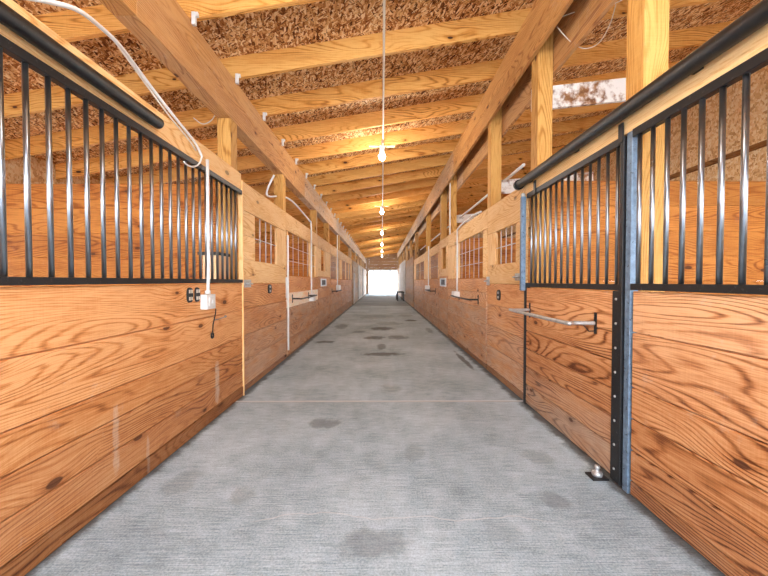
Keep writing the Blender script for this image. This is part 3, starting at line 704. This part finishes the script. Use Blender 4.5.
# ------------------------------------------------------------------ lights along the aisle
b = MB(); zc = rz(.02)-.015; b.tube([(.02, y, zc - (.012 if k % 2 else 0)) for k, y in enumerate([Y0+.1+k*.43 for k in range(82)])], .013, 8)
tag(b.build('light_cable', 'cream'), 'pale cable running under the rafters along the bulb line', 'cable')
bulbs = [1.2, 6.12, 11.0, 15.9, 20.8, 25.7, 30.6]
for k, y in enumerate(bulbs):
    near = nth(k-1) + ' in view counted from the camera' if k else 'just above the camera'
    z = zc - .085
    root = thing('hanging_bulb', (.0, y, z), 'bare glowing bulb on the roof cable, ' + near, 'light bulb', 'bare bulbs along the aisle')
    b = MB(); b.box(-.23, .23, y-.035, y+.035, z-.02, z-.005, 0, (1.1, 0, 0)); b.build('mounting_board', 'header', root)
    b = MB(); b.cyl((0, y, z-.008), (0, y, zc+.004), .012, 8); b.build('stem', 'white', root)
    b = MB(); b.lathe((0, y, z-.10), [(.03, 0), (.045, .015), (.048, .05), (.062, .078), (.062, .08)], 14); b.build('socket', 'white', root)
    b = MB(); b.lathe((0, y, z-.27), [(.008, 0), (.035, .012), (.055, .04), (.06, .07), (.05, .11), (.034, .15), (.028, .17)], 16); b.build('bulb', 'bulb', root)
    l = bpy.data.lights.new('bulb_light', 'POINT'); l.energy = 38; l.color = (1.0, .95, .88); l.shadow_soft_size = .10
    o = bpy.data.objects.new('bulb_light', l); COL.objects.link(o); o.location = (0, y, z-.42)

# ------------------------------------------------------------------ far end of the aisle
def far_wall(side, y0, y1, rows, label, mat, tones):
    x = (XL if side < 0 else XR); b = MB()
    rows_to_boards(b, x, x+side*.04, y0, y1, rows, tones); return tag(b.build('plank_wall', mat), label, 'plank wall')
far_wall(-1, 18.4, 33.9, [.03, .3, .6, .9, 1.2, 1.5, 1.8, 2.1, 2.43], 'grey plank wall along the far left end of aisle', 'beam', [TONE(.8, 1, .8) for _ in range(9)])
far_wall(1, 16.5, 33.9, [.03, .3, .6, .9, 1.2, 1.5, 1.8, 2.1, 2.5], 'dark plank wall along the far right end of aisle', 'beam', [TONE(.6, .8, .4) for _ in range(9)])
def leaf(side, y0, y1, z0, z1, label, mat='shop_white', name='door_panel'):
    x = (XL if side < 0 else XR); s = -side
    root = thing(name, (x, y0, z0), label, 'door')
    b = MB(); b.box(x+s*.002, x+s*.045, y0, y1, z0, z1, 2, (1, 0, 0)); b.build('panel', mat, root, bevel=.004)
    b = MB()
    for z in (z0+.06, (z0+z1)/2, z1-.18): b.box(x+s*.045, x+s*.058, y0+.06, y1-.06, z, z+.12, 1, (1, 0, 0))
    b.build('rail', mat, root)
leaf(-1, 18.6, 19.5, .05, 1.75, 'off-white half door at the far left past the stalls')
leaf(-1, 22.2, 23.4, .1, 2.3, 'tall off-white door panel in far left plank wall')
leaf(-1, 27.5, 29.5, .1, 2.3, 'off-white panel nearest the bright doorway on left')
leaf(1, 21.8, 28.5, .45, 2.65, 'broad off-white panel on the far right above the bench')
bn = thing('bench', (1.2, 22.6, 0), 'small dark bench against far right wall near doorway', 'bench')
b = MB(); b.box(.98, 1.44, 22.0, 23.8, .54, .60, 1); b.build('seat', 'black', bn)
for (x, y) in ((1.02, 22.06), (1.40, 22.06), (1.02, 23.74), (1.40, 23.74)):
    b = MB(); b.box(x-.035, x+.035, y-.035, y+.035, 0, .54, 2); b.build('leg', 'black', bn)

# ------------------------------------------------------------------ outdoors
def tree(x, y, h, r, label, seed):
    rnd = random.Random(seed)
    root = thing('bare_tree', (x, y, -.05), label, 'tree', 'bare trees beyond the doorway')
    b = MB(); b.cyl((x, y, -.06), (x+.1, y, h), r, 9, r*.35); b.build('trunk', 'bark', root)
    b = MB()
    for k in range(26):
        z = h*rnd.uniform(.3, .97); a = rnd.uniform(0, 2*PI); L = rnd.uniform(.8, 2.6)*(1.1-z/h)*1.6 + .5
        p1 = (x+math.cos(a)*L, y+math.sin(a)*L, z+L*.7); b.cyl((x+.08, y, z), p1, r*.22, 5, r*.06)
        for j in range(3):
            t = rnd.uniform(.4, .9); a2 = a+rnd.uniform(-1, 1); q = Vector((x+.08, y, z)).lerp(Vector(p1), t)
            b.cyl(q, q+Vector((math.cos(a2), math.sin(a2), .8))*L*.4, r*.1, 4, r*.04)
    b.build('branches', 'twig', root)
tree(-.25, 62, 9, .26, 'bare grey tree trunk outside, near the middle of the doorway', 3)
tree(1.7, 74, 10, .22, 'bare pale tree outside, right side of the doorway', 5)
tree(-2.0, 80, 10, .22, 'bare pale tree outside, left side of the doorway', 6)

# ------------------------------------------------------------------ world, camera, view
w = bpy.data.worlds.new('overcast sky'); S.world = w; w.use_nodes = True
nt = w.node_tree; nt.nodes.clear(); q = N(nt)
out = nt.nodes.new('ShaderNodeOutputWorld'); bg = nt.nodes.new('ShaderNodeBackground')
tc = nt.nodes.new('ShaderNodeTexCoord'); sp = nt.nodes.new('ShaderNodeSeparateXYZ'); q.link(tc.outputs['Generated'], sp.inputs[0])
q.link(q.ramp(sp.outputs[2], [(0.0, (0.92, 0.95, 1.0)), (0.5, (0.80, 0.88, 1.0)), (1.0, (0.72, 0.84, 1.0))]), bg.inputs[0])
bg.inputs[1].default_value = 8.5
nt.links.new(bg.outputs[0], out.inputs[0])

cam = bpy.data.cameras.new('camera'); co = bpy.data.objects.new('camera', cam); COL.objects.link(co)
cam.sensor_width = 36; cam.lens = F/768*36; cam.clip_start = .02; cam.clip_end = 400
co.location = (0, 0, H)
co.rotation_euler = (PI/2 - math.atan(7/F), 0, -math.atan(2/F))
S.camera = co
S.view_settings.view_transform = 'Standard'; S.view_settings.look = 'None'; S.view_settings.exposure = 0.56; S.view_settings.gamma = 1
S.view_settings.use_curve_mapping = False
for o in COL.objects:
    if '_o' in o: del o['_o']
